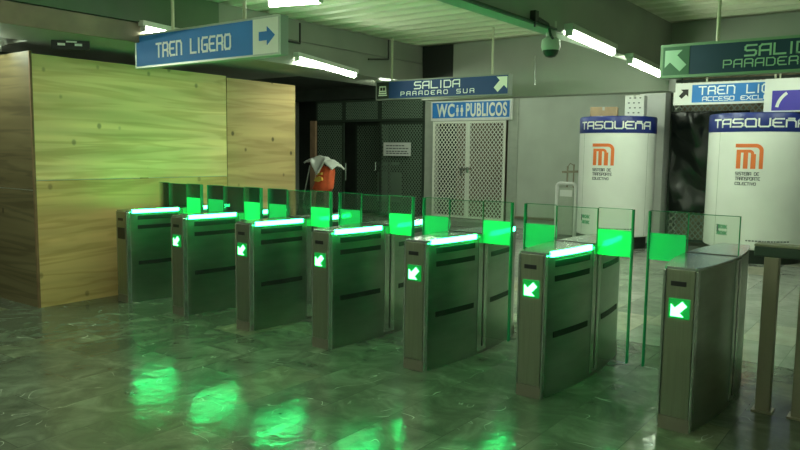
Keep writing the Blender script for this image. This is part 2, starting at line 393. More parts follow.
# beams
struct(MB().box(4.05, 4.2, -9, 5, 2.73, 3.3).obj('trim_4', 'beam'))
def beam_b():
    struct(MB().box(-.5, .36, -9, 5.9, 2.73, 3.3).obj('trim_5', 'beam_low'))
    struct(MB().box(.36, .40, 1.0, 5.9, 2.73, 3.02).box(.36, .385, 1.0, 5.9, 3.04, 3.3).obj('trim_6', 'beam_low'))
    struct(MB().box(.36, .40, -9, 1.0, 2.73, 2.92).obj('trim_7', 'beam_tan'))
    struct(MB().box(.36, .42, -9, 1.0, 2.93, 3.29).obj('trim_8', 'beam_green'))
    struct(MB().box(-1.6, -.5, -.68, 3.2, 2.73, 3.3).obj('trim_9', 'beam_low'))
beam_b()
struct(MB().box(.98, 11, 5.0, 5.3, 2.75, 3.3).box(.40, 4.2, 5.0, 5.3, 2.47, 2.75).obj('trim_10', 'beam'))
struct(MB().box(.40, .98, 5.02, 5.3, 2.75, 3.3).obj('trim_11', 'black'))  # black block paints in the darkness of the opening beside the beam
struct(MB().box(7.9, 8.05, -9, 5, 2.73, 3.3).obj('trim_12', 'beam'))

# ------------------------------------------------------------------ fluorescent lamps
LAMPG = 'fluorescent ceiling lamps'
def lamp(p0, p1, label, r=.03, g=LAMPG):
    p0 = Vector(p0); p1 = Vector(p1); mid = (p0 + p1) / 2; d = (p1 - p0); L = d.length
    t = thing('fluorescent_lamp', label, 'lamp', mid, 0, g)
    t.rotation_euler = d.to_track_quat('X', 'Z').to_euler()
    MB().box(-L / 2 - .03, L / 2 + .03, -.045, .045, .03, .085, .008).obj('housing', 'fixture', t)
    for s in (-1, 1):
        MB().box(s * (L / 2) - .012, s * (L / 2) + .012, -.035, .035, -.025, .04, .004).obj('lampholder', 'fixture', t)
    MB().tube((-L / 2 + .01, 0, 0), (L / 2 - .01, 0, 0), r, 12).obj('tube', 'tube', t, True)
    return t
lamp((4.25, 1.80, 2.735), (4.25, 2.88, 2.69), 'glowing tube lamp under the right beam, the longer one next to the dome camera')
lamp((4.25, 3.40, 2.66), (4.25, 4.56, 2.61), 'glowing tube lamp under the right beam, beside the pale green arrow sign')
lamp((.45, 2.20, 2.80), (.45, 3.32, 2.70), 'glowing tube lamp just right of the blue tren ligero sign, above the dark grille')
lamp((.15, 4.20, 2.68), (.15, 5.3, 2.66), 'small bright lamp end at the left end of the middle salida sign')
lamp((1.60, .66, 3.09), (2.15, .80, 3.09), 'tube lamp high on the ribbed ceiling at the top edge, above the tren ligero sign')
lamp((.44, .02, 2.86), (.44, 1.25, 2.80), 'lamp peeking over the top left corner of the tren ligero sign')
lamp((-.86, -2.0, 2.66), (-.86, -.80, 2.66), 'lamp shining at the left edge above the shaded plywood side')
for x, y, z in ((4.13, -3.2, 2.66), (4.13, -6.2, 2.66), (.36, -4.6, 2.66), (.36, -7.4, 2.66), (7.97, -4.6, 2.66),
             (-1.9, 8.0, 3.2), (-.2, 5.7, 3.2), (1.6, 7.2, 3.2), (2.6, 5.6, 3.2), (4.9, 5.5, 3.2), (3.6, 6.2, 3.2), (6.0, 6.2, 3.2), (6.1, -5.6, 3.2), (2.2, -6.2, 3.2), (2.2, -3.4, 3.2)):
    lamp((x, y, z), (x, y + 1.2, z), 'added tube lamp outside the view, brightening the hall', g='added lamps outside the view')  # unseen lamps added to brighten the signs, booths and rear area

# dome camera, bracket, cable, conduits
def dome():
    t = thing('dome_camera', 'grey dome security camera hanging at the near end of the right beam lamp', 'camera', (4.16, 1.62, 2.55))
    MB().tube((0, 0, .12), (0, 0, .27), .045, 16).obj('stem', 'fixture', t, True)
    MB().lathe([(.075, .02), (.085, .05), (.08, .11), (.05, .135)], 28).obj('housing', 'fixture', t, True)
    MB().lathe([(.012, -.045), (.042, -.035), (.064, -.01), (.072, .02)], 28).obj('dome', 'black', t, True)
dome()
t = tag(MB().path([V(4.23, 1.15, 2.79), V(4.23, 1.15, 2.70)], .008).path([V(4.23, 1.15, 2.79), V(4.23, 1.40, 2.76), V(4.22, 1.48, 2.68), V(4.20, 1.58, 2.66)], .012).box(4.2, 4.25, 1.12, 1.18, 2.74, 2.83).obj('cable', 'black'), 'black cable and junction box beside the dome camera', 'cable')
tag(MB().tube((4.215, -3, 2.745), (4.215, 1.6, 2.745), .012, 8).obj('conduit', 'grille_frame_dark'), 'thin dark conduit along the bottom edge of the right beam', 'pipe')
tag(MB().tube((2.36, 4.96, 3.02), (2.37, 4.96, 2.62), .006, 6).obj('hanging_wire', 'steel_light'), 'thin pale wire hanging in front of the grey beam', 'wire')
for (a, b, c), lab in ((((.45, 2.25, 3.25), (.45, 2.25, 3.0), (.45, 2.04, 3.0)), 'black angled bracket on the left beam beside the tren ligero sign'),
                       (((.46, 4.06, 3.28), (.46, 4.06, 3.0), (.46, 3.60, 2.95)), 'black angled bracket on the left beam above the middle salida sign')):
    tag(MB().path([V(*a), V(*b), V(*c)], .012).obj('bracket', 'black'), lab, 'bracket', 'black brackets on the beam')
def small_plate():
    t = thing('hanging_plate', 'small black sign plate with white marks under the left beam, above the plywood', 'sign', (-.10, -.45, 2.66))
    t.rotation_euler = (0, 0, math.radians(50))
    MB().box(-.18, .18, -.01, .01, -.02, .085, .003).obj('plate', 'black', t)
    MB().tube((-.12, 0, .08), (-.12, 0, .075), .006).tube((.12, 0, .08), (.12, 0, .075), .006).obj('hook', 'black', t)
    MB().box(-.12, -.05, -.014, -.008, .018, .042).box(.04, .11, -.014, -.008, .018, .042).box(-.04, .06, -.014, -.008, .05, .066).obj('mark', 'bagwhite', t)
small_plate()

# ------------------------------------------------------------------ plywood hoarding
def hoarding():
    t = thing('plywood_hoarding', 'tall plywood hoarding boxing off the left end of the turnstile row', 'hoarding', (-.38, -.73, 0))
    X = 0.0
    g = .004
    MB().box(-.018, X, 0.02, 2.49 - g, 1.32 + g, 2.595).obj('plywood_sheet', 'ply_a', t)
    MB().box(-.018, X, 0.02, 2.49 - g, 0.0, 1.32 - g).obj('plywood_sheet', 'ply_b', t)
    MB().box(-.010, X + .006, 2.49 + g, 3.72, 0.0, 2.575).obj('plywood_sheet', 'ply_c', t)
    MB().box(-1.62, -.02, 0, .018, 1.22 + g, 2.62).obj('plywood_sheet', 'ply_shaded', t)
    MB().box(-1.62, -.02, 0, .018, 0.0, 1.22 - g).obj('plywood_sheet', 'ply_shaded', t)
    MB().box(-.02, .004, -.004, .02, 0, 2.62).obj('corner_batten', 'ply_edge', t)
    MB().box(-.07, -.02, .02, 3.7, 2.45, 2.54).box(-.07, -.02, .02, 3.7, .05, .13).box(-.07, -.02, 3.64, 3.70, .05, 2.5).box(-.07, -.02, 1.26, 1.34, .05, 2.5).obj('stud_frame', 'ply_edge', t)
hoarding()

# ------------------------------------------------------------------ turnstiles
P_, L1, WF, WM, HF = .9676, .7252, .094, .166, 1.262
def hw(y): return WF + (WM - WF) * math.sin(PI * min(max(y, 0), 2 * L1) / (2 * L1)) ** .9
def outline(off=0., y0=0., y1=2 * L1, n=22, cut=.012):
    ys = [y0 + (y1 - y0) * i / n for i in range(n + 1)]
    rt = [(hw(y) + off, y) for y in ys]; lf = [(-hw(y) - off, y) for y in ys][::-1]
    if off >= 0:
        rt[0] = (rt[0][0], -off); lf[-1] = (lf[-1][0], -off); rt[-1] = (rt[-1][0], y1 + off); lf[0] = (lf[0][0], y1 + off)
    c = cut
    pts = [(rt[0][0] - c, rt[0][1]), (rt[0][0], rt[0][1] + c)] + rt[1:-1] + [(rt[-1][0], rt[-1][1] - c), (rt[-1][0] - c, rt[-1][1]), (lf[0][0] + c, lf[0][1]), (lf[0][0], lf[0][1] - c)] + lf[1:-1] + [(lf[-1][0], lf[-1][1] + c), (lf[-1][0] + c, lf[-1][1])]
    return pts
def side_strip(s, y0, y1, o0, o1, z0, z1, n=8):
    """thin raised strip following the bowed side (s = +1 right, -1 left)"""
    ys = [y0 + (y1 - y0) * i / n for i in range(n + 1)]
    pts = [(s * (hw(y) + o0), y) for y in ys] + [(s * (hw(y) + o1), y) for y in ys[::-1]]
    return MB().prism(pts, z0, z1)
def turnstile(i, label, lit=True, bars=True, left=True, right=True, left_plain=False, plain_right=False):
    t = thing('turnstile', label, 'turnstile', (i * P_, 0, 0), 0, 'row of steel ticket turnstiles')
    MB().prism(outline(-.003), .0, .985).obj('body', 'steel_side', t, True)
    MB().prism(outline(.002), .985, 1.0).obj('top_plate', 'steel_top', t, True)
    # front and rear end panels
    for y0, y1, nm in ((-.006, .004, 'front_panel'), (2 * L1 - .004, 2 * L1 + .006, 'rear_panel')):
        MB().box(-WF + .012, WF - .012, y0, y1, .085, .984, .003).obj(nm, 'steel', t)
        MB().box(-WF + .004, WF - .004, y0 - .002 if y0 < 0 else y0, y1 if y0 < 0 else y1 + .002, 0, .083).obj('kick_plate', 'kick', t)
    for s in (-1, 1):
        MB().box(s * WF - .010, s * WF + .006, -.004, .040, .0, .984, .008).obj('corner_trim', 'steel_light', t)
    # arrow display
    d = MB().box(-.062, .062, -.012, 0, .690, .812, .004).obj('arrow_display', 'arrow_bg' if lit else 'black', t)
    if lit:
        a = corner_arrow(0, .750, .046, -1, -1)
        mb = MB(); mb.prism(a, -.018, -.010, lambda x, y, z: (x, z, y)); o = mb.obj('arrow', 'arrow_led', d)
        o['label'] = 'glowing green arrow pointing down to the left'
    MB().box(-.055, .035, -.010, -.004, .885, .915, .003).obj('card_reader', 'black', t)
    # side slots, topmost strip painted as shade under the top lip, centre post
    for s in (-1, 1):
        for y0, y1 in (((.12, .60), (.88, 1.33)) if not (plain_right and s > 0) else ()):
            for z0, z1 in ((.895, .940), (.795, .835), (.405, .447)):
                side_strip(s, y0, y1, -.004, .003, z0, z1).obj('side_slot_and_shade', 'rubber_and_shade', t, False)
        side_strip(s, .655, .80, -.004, .008, .03, .984, 4).obj('centre_post', 'steel_light', t)
        side_strip(s, .722, .742, .006, .0095, .06, .97, 2).obj('flap_slot', 'black', t)
    MB().box(-WM + .004, WM - .004, L1 - .012, L1 + .012, .998, 1.004).obj('glass_channel', 'black', t)
    g = MB().box(-WM + .004, WM - .004, L1 - .005, L1 + .005, 1.004, HF).obj('fixed_glass', 'glass', t)
    MB().box(-WM, -WM + .006, L1 - .007, L1 + .007, 1.004, HF).box(WM - .006, WM, L1 - .007, L1 + .007, 1.004, HF).box(-WM, WM, L1 - .006, L1 + .006, HF, HF + .004).obj('glass_trim', 'glass_edge', g)
    if bars:
        for y0, y1 in ((.06, .60), (.86, 1.36)):
            side_strip(1, y0, y1, -.006, .016, .970, 1.006).obj('light_bar', 'led', t)
    FL = P_ / 2 - .065
    for s, on in ((-1, left), (1, right)):
        if not on: continue
        xe = .378 - .02 if (left_plain and s < 0) else FL
        x0, x1 = sorted((s * (WM + .002), s * xe))
        f = MB().box(x0, x1, L1 - .006, L1 + .006, .145, HF + .006).obj('glass_flap', 'glass', t)
        e0, e1 = sorted((s * xe, s * (xe + .012)))
        if not (left_plain and s < 0):
            MB().box(e0, e1, L1 - .019, L1 + .019, .145, HF + .008, .004).obj('lit_edge', 'glass_edge', f)
            xa, xb = sorted((s * (WM + .006), s * (xe - .002)))
            MB().box(xa, xb, L1 - .0095, L1 - .0065, .925, 1.115).obj('frosted_band', 'frost', f)
        MB().box(x0, x1, L1 - .007, L1 + .007, HF + .006, HF + .010).obj('top_trim', 'glass_edge', f)
    return t
turnstile(0, 'first turnstile, against the plywood, its arrow display dark', lit=False, left_plain=True)
turnstile(1, 'second turnstile from the plywood, green arrow lit')
turnstile(2, 'third turnstile from the plywood, in front of the knotty plywood sheet end')
turnstile(3, 'middle turnstile of the seven, fourth from the plywood, in front of the red sack')
turnstile(4, 'fifth turnstile from the plywood, in front of the toilets mesh gate')
turnstile(5, 'sixth turnstile from the plywood, in front of the left white booth')
turnstile(6, 'nearest and largest turnstile at the right end, no light bar on its top', bars=False, right=False, plain_right=True)

# ------------------------------------------------------------------ barrier rail on the right
def rail():
    t = thing('barrier_rail', 'dull metal rail with posts and a flat top bar right of the nearest turnstile', 'railing', (6.08, .72, 0))
    for x in (.05, .26, .80, 1.01):
        MB().box(x, x + .085, -.04, .045, 0, 1.02, .006).obj('post', 'steel_dull', t)
    MB().box(-.01, 1.15, -.05, .08, 1.02, 1.085, .008).obj('top_bar', 'grille_frame_dark', t)
    MB().box(-.01, 1.15, -.055, .085, 1.085, 1.10, .004).obj('top_plate', 'steel_dull', t)
    for x in (.03, .24, .78, .99):
        MB().box(x, x + .125, -.06, .065, 0, .012).obj('foot_plate', 'steel_dull', t)
rail()

# ------------------------------------------------------------------ hanging signs
def sign(name, label, x, y, z, W, H, D, face, frame, letters, arrow_shapes, panels, poles, rz=0., fr=.018):
    t = thing(name, label, 'sign', (x, y, z), rz, 'overhead direction signs')
    MB().box(0, W, .004, D, 0, H, .004).obj('casing', 'sign_edge_dark', t)
    MB().box(0, W, -.004, .012, 0, fr).box(0, W, -.004, .012, H - fr, H).box(0, fr, -.004, .012, fr, H - fr).box(W - fr, W, -.004, .012, fr, H - fr).obj('frame', frame, t)
    MB().box(fr, W - fr, 0, .006, fr, H - fr).obj('face_panel', face, t)
    fn = lambda u, v, d: (u, -d, v)
    for (x0, x1, mat) in panels:
        MB().box(x0, x1, -.003, .003, fr, H - fr).obj('arrow_panel', mat, t)
    for poly, mat in arrow_shapes:
        MB().prism(poly, .004, .007, fn).obj('arrow', mat, t)
    for quads, mat in letters:
        shapes(MB(), quads, fn, .001, .005).obj('lettering', mat, t)
    for px, top in poles:
        MB().tube((px, D / 2, H - .002), (px, D / 2, top - z), .016, 12).obj('hanging_pole', 'pole', t, True)
    return t
# TREN LIGERO
H = .335; W = 2.10
q, xe = stroke_quads('TREN LIGERO', .125, .074, .034, .020, .36, .095)
sign('direction_sign', 'blue tren ligero sign with a right arrow, hanging over the turnstiles nearest the plywood', .33, 0, 2.472, W, H, .10, 'sign_blue', 'sign_frame',
     [(q, 'sign_letter')], [(arrow(W - .155, H / 2, .10, 0, .62, .38), 'sign_blue')], [(W - .335, W - .018, 'sign_white')], [(.56, 3.3), (1.60, 3.3)])
# SALIDA PARADERO SUR, middle
W = 2.20; H = .275
q1, _ = stroke_quads('SALIDA', .092, .106, .036, .016, .70, .140)
q2, _ = stroke_quads('PARADERO SUR', .052, .060, .045, .009, .46, .052)
t = sign('direction_sign', 'blue salida paradero sur sign, white arrow up to the right, above the toilets gate', .28, 4.0, 2.41, W, H, .09, 'sign_blue2', 'sign_edge_dark',
     [(q1, 'sign_letter'), (q2, 'sign_letter')], [(corner_arrow(W - .125, H / 2 + .005, .098, 1, 1), 'sign_white')], [(.018, .24, 'darkbox')], [(.26, 3.3), (1.92, 3.3)])
fn = lambda u, v, d: (u, -d, v)
shapes(MB(), [[(.05, .06), (.21, .06), (.21, .075), (.05, .075)], [(.06, .085), (.20, .085), (.19, .20), (.07, .20)]], fn, .004, .006).obj('train_pictogram', 'sign_white', t)
shapes(MB(), [[(.085, .135), (.125, .135), (.125, .18), (.085, .18)], [(.135, .135), (.175, .135), (.175, .18), (.135, .18)], [(.075, .105), (.185, .105), (.185, .115), (.075, .115)]], fn, .006, .008).obj('train_window', 'darkbox', t)
# SALIDA PARADERO SUR, right
W = 2.35; H = .315
q1, _ = stroke_quads('SALIDA', .090, .088, .030, .016, .755, .165)
q2, _ = stroke_quads('PARADERO SUR', .066, .066, .024, .010, .575, .068)
sign('direction_sign', 'dark teal salida paradero sign with pale green frame and arrow up to the left', 4.76, 2.8, 2.40, W, H, .11, 'sign_teal', 'sign_frame_green',
     [(q1, 'sign_letter_green'), (q2, 'sign_letter_green')], [(corner_arrow(.145, H / 2, .100, -1, 1), 'sign_letter_green')], [(.024, .27, 'sign_green_dark')], [(.50, 3.3), (1.9, 3.3)], fr=.024)
# TREN LIGERO / ACCESO EXCLUSIVO, behind
W = 1.90; H = .355
q1, _ = stroke_quads('TREN LIGERO', .120, .105, .038, .020, .40, .165)
q2, _ = stroke_quads('ACCESO EXCLUSIVO', .060, .062, .020, .012, .46, .060)
sign('direction_sign', 'blue and white tren ligero sign behind the right booth, partly hidden by the white panel', 3.40, 8.0, 2.485, W, H, .10, 'sign_blue', 'white',
     [(q1, 'sign_letter'), (q2, 'sign_letter')], [(corner_arrow(.16, H / 2, .075, 1, 1), 'black')], [(.02, .29, 'white')], [(.5, 3.3), (1.5, 3.3)], fr=.035)

# white panel with violet square and white ring
def panel():
    t = thing('white_panel_sign', 'white hanging panel with a violet square and white arc, above the right booth', 'sign', (4.79, 7.86, 2.335), 0)
    MB().box(0, .95, 0, .05, 0, .50, .005).obj('panel', 'white', t)
    MB().box(.11, .75, -.005, .002, .02, .32).obj('violet_square', 'purple', t)
    mb = MB(); n = 40; pts = []
    for r0, r1 in ((.30, .345),):
        for i in range(n):
            a0, a1 = 2 * PI * i / n, 2 * PI * (i + 1) / n
            if i in (22, 23, 24, 25): continue
            c = (.50, .02)
            poly = [(c[0] + r * math.cos(a), c[1] + r * math.sin(a)) for r, a in ((r0, a0), (r1, a0), (r1, a1), (r0, a1))]
            if min(p[1] for p in poly) < .022 or max(p[1] for p in poly) > .318: continue
            mb.prism(poly, .005, .008, lambda u, v, d: (u, -d, v))
    mb.obj('ring_emblem', 'white', t)
    MB().tube((.2, .025, .49), (.2, .025, .93), .012).tube((.75, .025, .49), (.75, .025, .93), .012).obj('hanging_rod', 'pole', t, True)
panel()

# ------------------------------------------------------------------ booths
def booth(cx, cy, R, mcen, tcen, tspan, label):
    t = thing('round_booth', label, 'booth', (cx, cy, 0), 0, 'white round booths')
    MB().lathe([(R - .10, 0), (R - .10, .24)], 48).obj('base', 'darkbox', t, True)
    MB().lathe([(R - .02, .22), (R, .235), (R, 2.04)], 64).obj('body', 'kiosk', t, True)
    b = MB().lathe([(R + .004, 2.035), (R + .006, 2.04), (R + .006, 2.30), (R - .01, 2.325), (R - .06, 2.33)], 64).obj('blue_band', 'kiosk_blue', t, True)
    def cyl(cen, r):  # (u along surface, v height, d depth)
        return lambda u, v, d: ((r + d) * math.cos(cen + u / r), (r + d) * math.sin(cen + u / r), v)
    # name on the band: wide segments subdivided along the curve
    txt = 'TASQUEÑA'; span = tspan * R; w = span / (8 + 7 * .28); gap = w * .28
    q, xe = stroke_quads(txt, .115, w, gap, .024, -span / 2, 2.11)
    mb = MB(); fn = cyl(tcen, R + .006)
    def sub(mb, pl, fn, d0, d1):
        # split a quad along its long side so that it follows the curve
        a, b_, c, d = [Vector(p) for p in pl]; n = max(1, int((b_ - a).length / .04))
        for k in range(n):
            s0, s1 = k / n, (k + 1) / n
            mb.prism([tuple(a.lerp(b_, s0)), tuple(a.lerp(b_, s1)), tuple(d.lerp(c, s1)), tuple(d.lerp(c, s0))], d0, d1, fn)
    for pl in q: sub(mb, pl, fn, -.001, .004)
    mb.obj('lettering', 'white', b)
    # orange M emblem
    fn = cyl(mcen, R); z = 1.47; Wm, Hm = .40, .38
    mb = MB()
    def arc(cx_, cz, r0, r1, a0, a1, n=10):
        for k in range(n):
            b0 = a0 + (a1 - a0) * k / n; b1 = a0 + (a1 - a0) * (k + 1) / n
            mb.prism([(cx_ + r * math.cos(a), cz + r * math.sin(a)) for r, a in ((r0, b0), (r1, b0), (r1, b1), (r0, b1))], -.001, .004, fn)
    def bar(x0, x1, z0, z1):
        n = max(1, int((x1 - x0) / .04))
        for k in range(n):
            a = x0 + (x1 - x0) * k / n; c = x0 + (x1 - x0) * (k + 1) / n
            mb.prism([(a, z0), (c, z0), (c, z1), (a, z1)], -.001, .004, fn)
    L = -Wm / 2
    bar(L, L + .29, z + .325, z + Hm); arc(L + .29, z + .27, .055, .11, 0, PI / 2); bar(L + .345, L + .40, z, z + .27)
    bar(L + .02, L + .085, z, z + .29); bar(L + .085, L + .21, z + .245, z + .29); bar(L + .125, L + .19, z, z + .246)
    arc(L + .21, z + .225, .02, .065, 0, PI / 2); bar(L + .23, L + .300, z, z + .225)
    mb.obj('metro_emblem', 'orange', t)
    mb = MB()
    for k, (s, hgt) in enumerate((('SISTEMA DE', .045), ('TRANSPORTE', .045), ('COLECTIVO', .038))):
        q, xe = stroke_quads(s, hgt, .026, .010, .009, L + .02, z - .10 - k * .075)
        for pl in q: mb.prism(pl, -.001, .003, fn)
    mb.obj('operator_lettering', 'ink', t)
    # green woven emblem and a thin line of small print
    fn = cyl(math.radians(-118), R); mb = MB()
    for dx, dz in ((-.05, .05), (.05, .05), (-.05, -.05), (.05, -.05)):
        for s in (-1, 1):
            for o in (-.02, .02):
                c = Vector((dx + o, .50 + dz)); d = Vector((.030, .030 * s)); n = Vector((-d.y, d.x)).normalized() * .008
                mb.prism([tuple(c - d - n), tuple(c + d - n), tuple(c + d + n), tuple(c - d + n)], -.001, .003, fn)
    mb.obj('green_emblem', 'cdgreen', t)
    tag(MB().prism([(-.36, .47), (-.33, .47), (-.33, .58), (-.36, .58)], -.001, .003, cyl(math.radians(-98), R)).obj('small_notice', 'ink', t), None, None)
    fn = cyl(math.radians(-67), R); mb = MB(); u = -.30; random.seed(3)
    while u < .30:
        l = random.uniform(.02, .05); mb.prism([(u, .355), (u + l, .355), (u + l, .375), (u, .375)], -.001, .002, fn); u += l + .012
    mb.obj('small_print', 'ink', t)
    # vertical sheet joints
    mb = MB()
    for a in (-92.5, -20, 60, 140): mb.prism([(-.003, .24), (.003, .24), (.003, 2.03), (-.003, 2.03)], -.001, .0015, cyl(math.radians(a if a != -92.5 else -128), R))
    mb.obj('sheet_joint', 'frame_grey', t)
booth(2.30, 8.50, .665, math.radians(-91), math.radians(-76), math.radians(118), 'white round tasquena booth with cartons on its roof, left of the black plastic sheet')
booth(4.68, 8.42, .775, math.radians(-91), math.radians(-84), math.radians(109), 'larger white round tasquena booth at the right edge of the picture')
RX = V(math.cos(YAW), math.sin(YAW), 0)
def carton(x, y, z, w, d, h, rz, mat, label, dots=False):
    t = thing('carton', label, 'box', (x, y, z), rz, 'cartons on the booth roof')
    MB().box(-w / 2, w / 2, -d / 2, d / 2, 0, h, .004).obj('box', mat, t)
    MB().box(-.02, .02, -d / 2 - .002, d / 2 + .002, h - .06, h + .002).obj('tape', 'fixture', t)
    if dots:
        mb = MB()
        for i in range(3):
            for j in range(4):
                mb.prism([(-w / 2 + .05 + i * .085 + (j % 2) * .02 + a, .05 + j * .085 + b) for a, b in ((0, 0), (.03, 0), (.03, .022), (0, .022))], .0, .003, lambda u, v, dd: (u, -d / 2 - dd, v))
        mb.obj('hand_hole', 'ink', t)
MB_roof = None
carton(2.12, 8.28, 2.33, .46, .30, .17, math.radians(15), 'cardboard', 'low brown carton on the left booth roof')
carton(2.66, 8.36, 2.33, .32, .30, .36, math.radians(8), 'white', 'taller white perforated carton on the left booth roof', True)

# ------------------------------------------------------------------ mesh gates and grilles
def mesh_panel(x0, x1, z0, z1, y, px, pz, bw, mat, name, parent, th=.006):
    """diamond mesh of slim crossing bars clipped to a rectangle"""
    mb = MB(); W = x1 - x0; Hh = z1 - z0; k = pz / px
    for s in (-1, 1):
        c = -Hh / k - px if s > 0 else 0
        end = W + (0 if s > 0 else Hh / k + px)
        while c < end:
            # line: z = s*k*(x-c), x,z local
            pts = []
            xa, xb = (c, c + Hh / k) if s > 0 else (c - Hh / k, c)
            xa_, xb_ = max(0, xa), min(W, xb)
            if xb_ - xa_ > .01:
                za = (xa_ - c) * k * s; zb = (xb_ - c) * k * s
                p = Vector((x0 + xa_, y, z0 + za)); q = Vector((x0 + xb_, y, z0 + zb))
                d = (q - p).normalized(); n = Vector((-d.z, 0, d.x)) * bw / 2
                o = th * (.0 if s > 0 else 1.)
                vs = [mb.bm.verts.new(v + Vector((0, dy, 0))) for dy in (o, o + th) for v in (p - n, q - n, q + n, p + n)]
                for f in ((0, 1, 2, 3), (7, 6, 5, 4), (0, 4, 5, 1), (1, 5, 6, 2), (2, 6, 7, 3), (3, 7, 4, 0)): mb.bm.faces.new([vs[i] for i in f])
            c += px
    return mb.obj(name, mat, parent)
def leaf(parent, x0, x1, z0, z1, y, fw, fmat, mmat, px, pz, bw, nm='leaf'):
    f = MB().box(x0, x0 + fw, y - .02, y + .02, z0, z1).box(x1 - fw, x1, y - .02, y + .02, z0, z1).box(x0 + fw, x1 - fw, y - .02, y + .02, z0, z0 + fw).box(x0 + fw, x1 - fw, y - .02, y + .02, z1 - fw, z1).obj(nm, fmat, parent)
    mesh_panel(x0 + fw * .5, x1 - fw * .5, z0 + fw * .5, z1 - fw * .5, y - .006, px, pz, bw, mmat, 'mesh', f)
    return f
def toilets():
    t = thing('door_1', 'cream mesh double gate of the toilets, below the wc publicos sign', 'gate', (0, 0, 0)); t['kind'] = 'structure'
    leaf(t, -2.70, -1.735, .14, 2.385, 9.93, .045, 'grille_white', 'grille_white', .095, .115, .017)
    leaf(t, -1.725, -.76, .14, 2.385, 9.93, .045, 'grille_white', 'grille_white', .095, .115, .017)
    MB().box(-1.93, -1.60, 9.885, 9.915, 1.27, 1.31).tube((-1.70, 9.88, 1.20), (-1.70, 9.88, 1.33), .03, 12).box(-1.90, -1.87, 9.885, 9.915, 1.12, 1.28).obj('latch', 'steel_light', t)
    s = thing('toilets_sign', 'blue and white wc publicos sign with two small figures, over the mesh gate', 'sign', (-2.76, 9.90, 2.40))
    MB().box(0, 2.15, 0, .08, 0, .46, .005).obj('casing', 'white', s)
    MB().box(.05, 2.10, -.006, .002, .06, .42).obj('face_panel', 'sign_blue', s)
    def txt(body, x, w, size, nm):
        cu = bpy.data.curves.new(nm, 'FONT'); cu.body = body; cu.size = size; cu.extrude = .003; cu.offset = .010; cu.space_character = 1.12
        o = bpy.data.objects.new(nm, cu); COL.objects.link(o)
        bpy.context.view_layer.update(); dg = bpy.context.evaluated_depsgraph_get()
        me = bpy.data.meshes.new_from_object(o.evaluated_get(dg)); bpy.data.objects.remove(o)
        xs = [v.co.x for v in me.vertices]; ys = [v.co.y for v in me.vertices]
        sx = w / (max(xs) - min(xs)); mnx = min(xs); mny = min(ys); sy = .31 / (max(ys) - mny)
        for v in me.vertices: v.co = ((v.co.x - mnx) * sx + x, -.008 - v.co.z, (v.co.y - mny) * sy + .083)
        me.flip_normals(); me.materials.clear(); me.materials.append(M['sign_white'])
        r = bpy.data.objects.new(nm, me); COL.objects.link(r); r.parent = s
    txt('WC', .17, .50, .33, 'lettering'); txt('PÚBLICOS' if False else 'PUBLICOS', .98, 1.06, .33, 'lettering')
    mb = MB()
    for x in (.75, .87):
        n = 12; mb.prism([(x + .022 * math.cos(2 * PI * i / n), .335 + .022 * math.sin(2 * PI * i / n)) for i in range(n)], .006, .010, lambda u, v, d: (u, -d, v))
        mb.prism([(x - .04, .20), (x - .028, .30), (x + .028, .30), (x + .04, .20)], .006, .010, lambda u, v, d: (u, -d, v))
        mb.prism([(x - .022, .10), (x - .022, .20), (x - .004, .20), (x - .004, .10)], .006, .010, lambda u, v, d: (u, -d, v))
        mb.prism([(x + .004, .10), (x + .004, .20), (x + .022, .20), (x + .022, .10)], .006, .010, lambda u, v, d: (u, -d, v))
    mb.obj('pictogram', 'sign_white', s)
toilets()
def dark_grille():
    t = thing('security_grille', 'dark green diamond mesh grille wall between the plywood and the toilets', 'grille', (0, 0, 0))
    Y = 9.98
    xs = [-6.55, -5.55, -4.35, -2.98]
    for a, b in zip(xs, xs[1:]):
        leaf(t, a, b, 2.42, 2.98, Y, .06, 'grille_frame_dark', 'grille_dark', .075, .075, .017, 'transom')
    for a, b in ((-6.55, -5.55), (-4.35, -2.98)):
        leaf(t, a, b, .05, 2.40, Y, .06, 'grille_frame_dark', 'grille_dark', .085, .10, .018, 'mesh_leaf')
    f = leaf(t, -5.53, -4.37, .05, 2.40, Y + .45, .06, 'grille_frame_dark', 'grille_dark', .085, .10, .013, 'mesh_leaf')
    MB().tube((-5.45, Y - .05, .9), (-5.45, Y - .05, 1.35), .02).tube((-4.45, Y - .05, 1.2), (-4.45, Y - .05, 1.4), .02).obj('door_handle', 'steel_light', t)
    n = thing('notice', 'white printed notice fixed to the dark green grille', 'notice', (-4.18, 9.90, 1.56))
    MB().box(0, .84, 0, .012, 0, .33).obj('board', 'white', n)
    mb = MB()
    for z, l in ((.24, .5), (.17, .66), (.10, .60), (.05, .66)):
        u = .09; random.seed(int(z * 100))
        while u < .09 + l:
            w = random.uniform(.04, .10); mb.box(u, u + w, -.003, .001, z, z + .025); u += w + .02
    mb.obj('print', 'ink', n)
dark_grille()
def right_mesh():
    t = thing('mesh_partition', 'tan backed diamond mesh partition behind the two booths', 'grille', (0, 0, 0))
    for a, b in ((2.92, 4.6), (4.6, 6.3), (6.3, 8.0)):
        leaf(t, a, b, .05, 3.05, 9.55, .05, 'grille_frame_dark', 'frame_grey', .10, .12, .02, 'mesh_leaf')
right_mesh()
# dark slatted shutter behind the grille
tag(MB().box(-5.4, -4.6, 11.2, 11.25, .3, 1.1).box(-5.35, -4.65, 11.15, 11.2, 1.3, 1.38).obj('dim_cabinet', 'grille_dark'), 'dim cabinet in the dark room behind the green grille', 'cabinet')

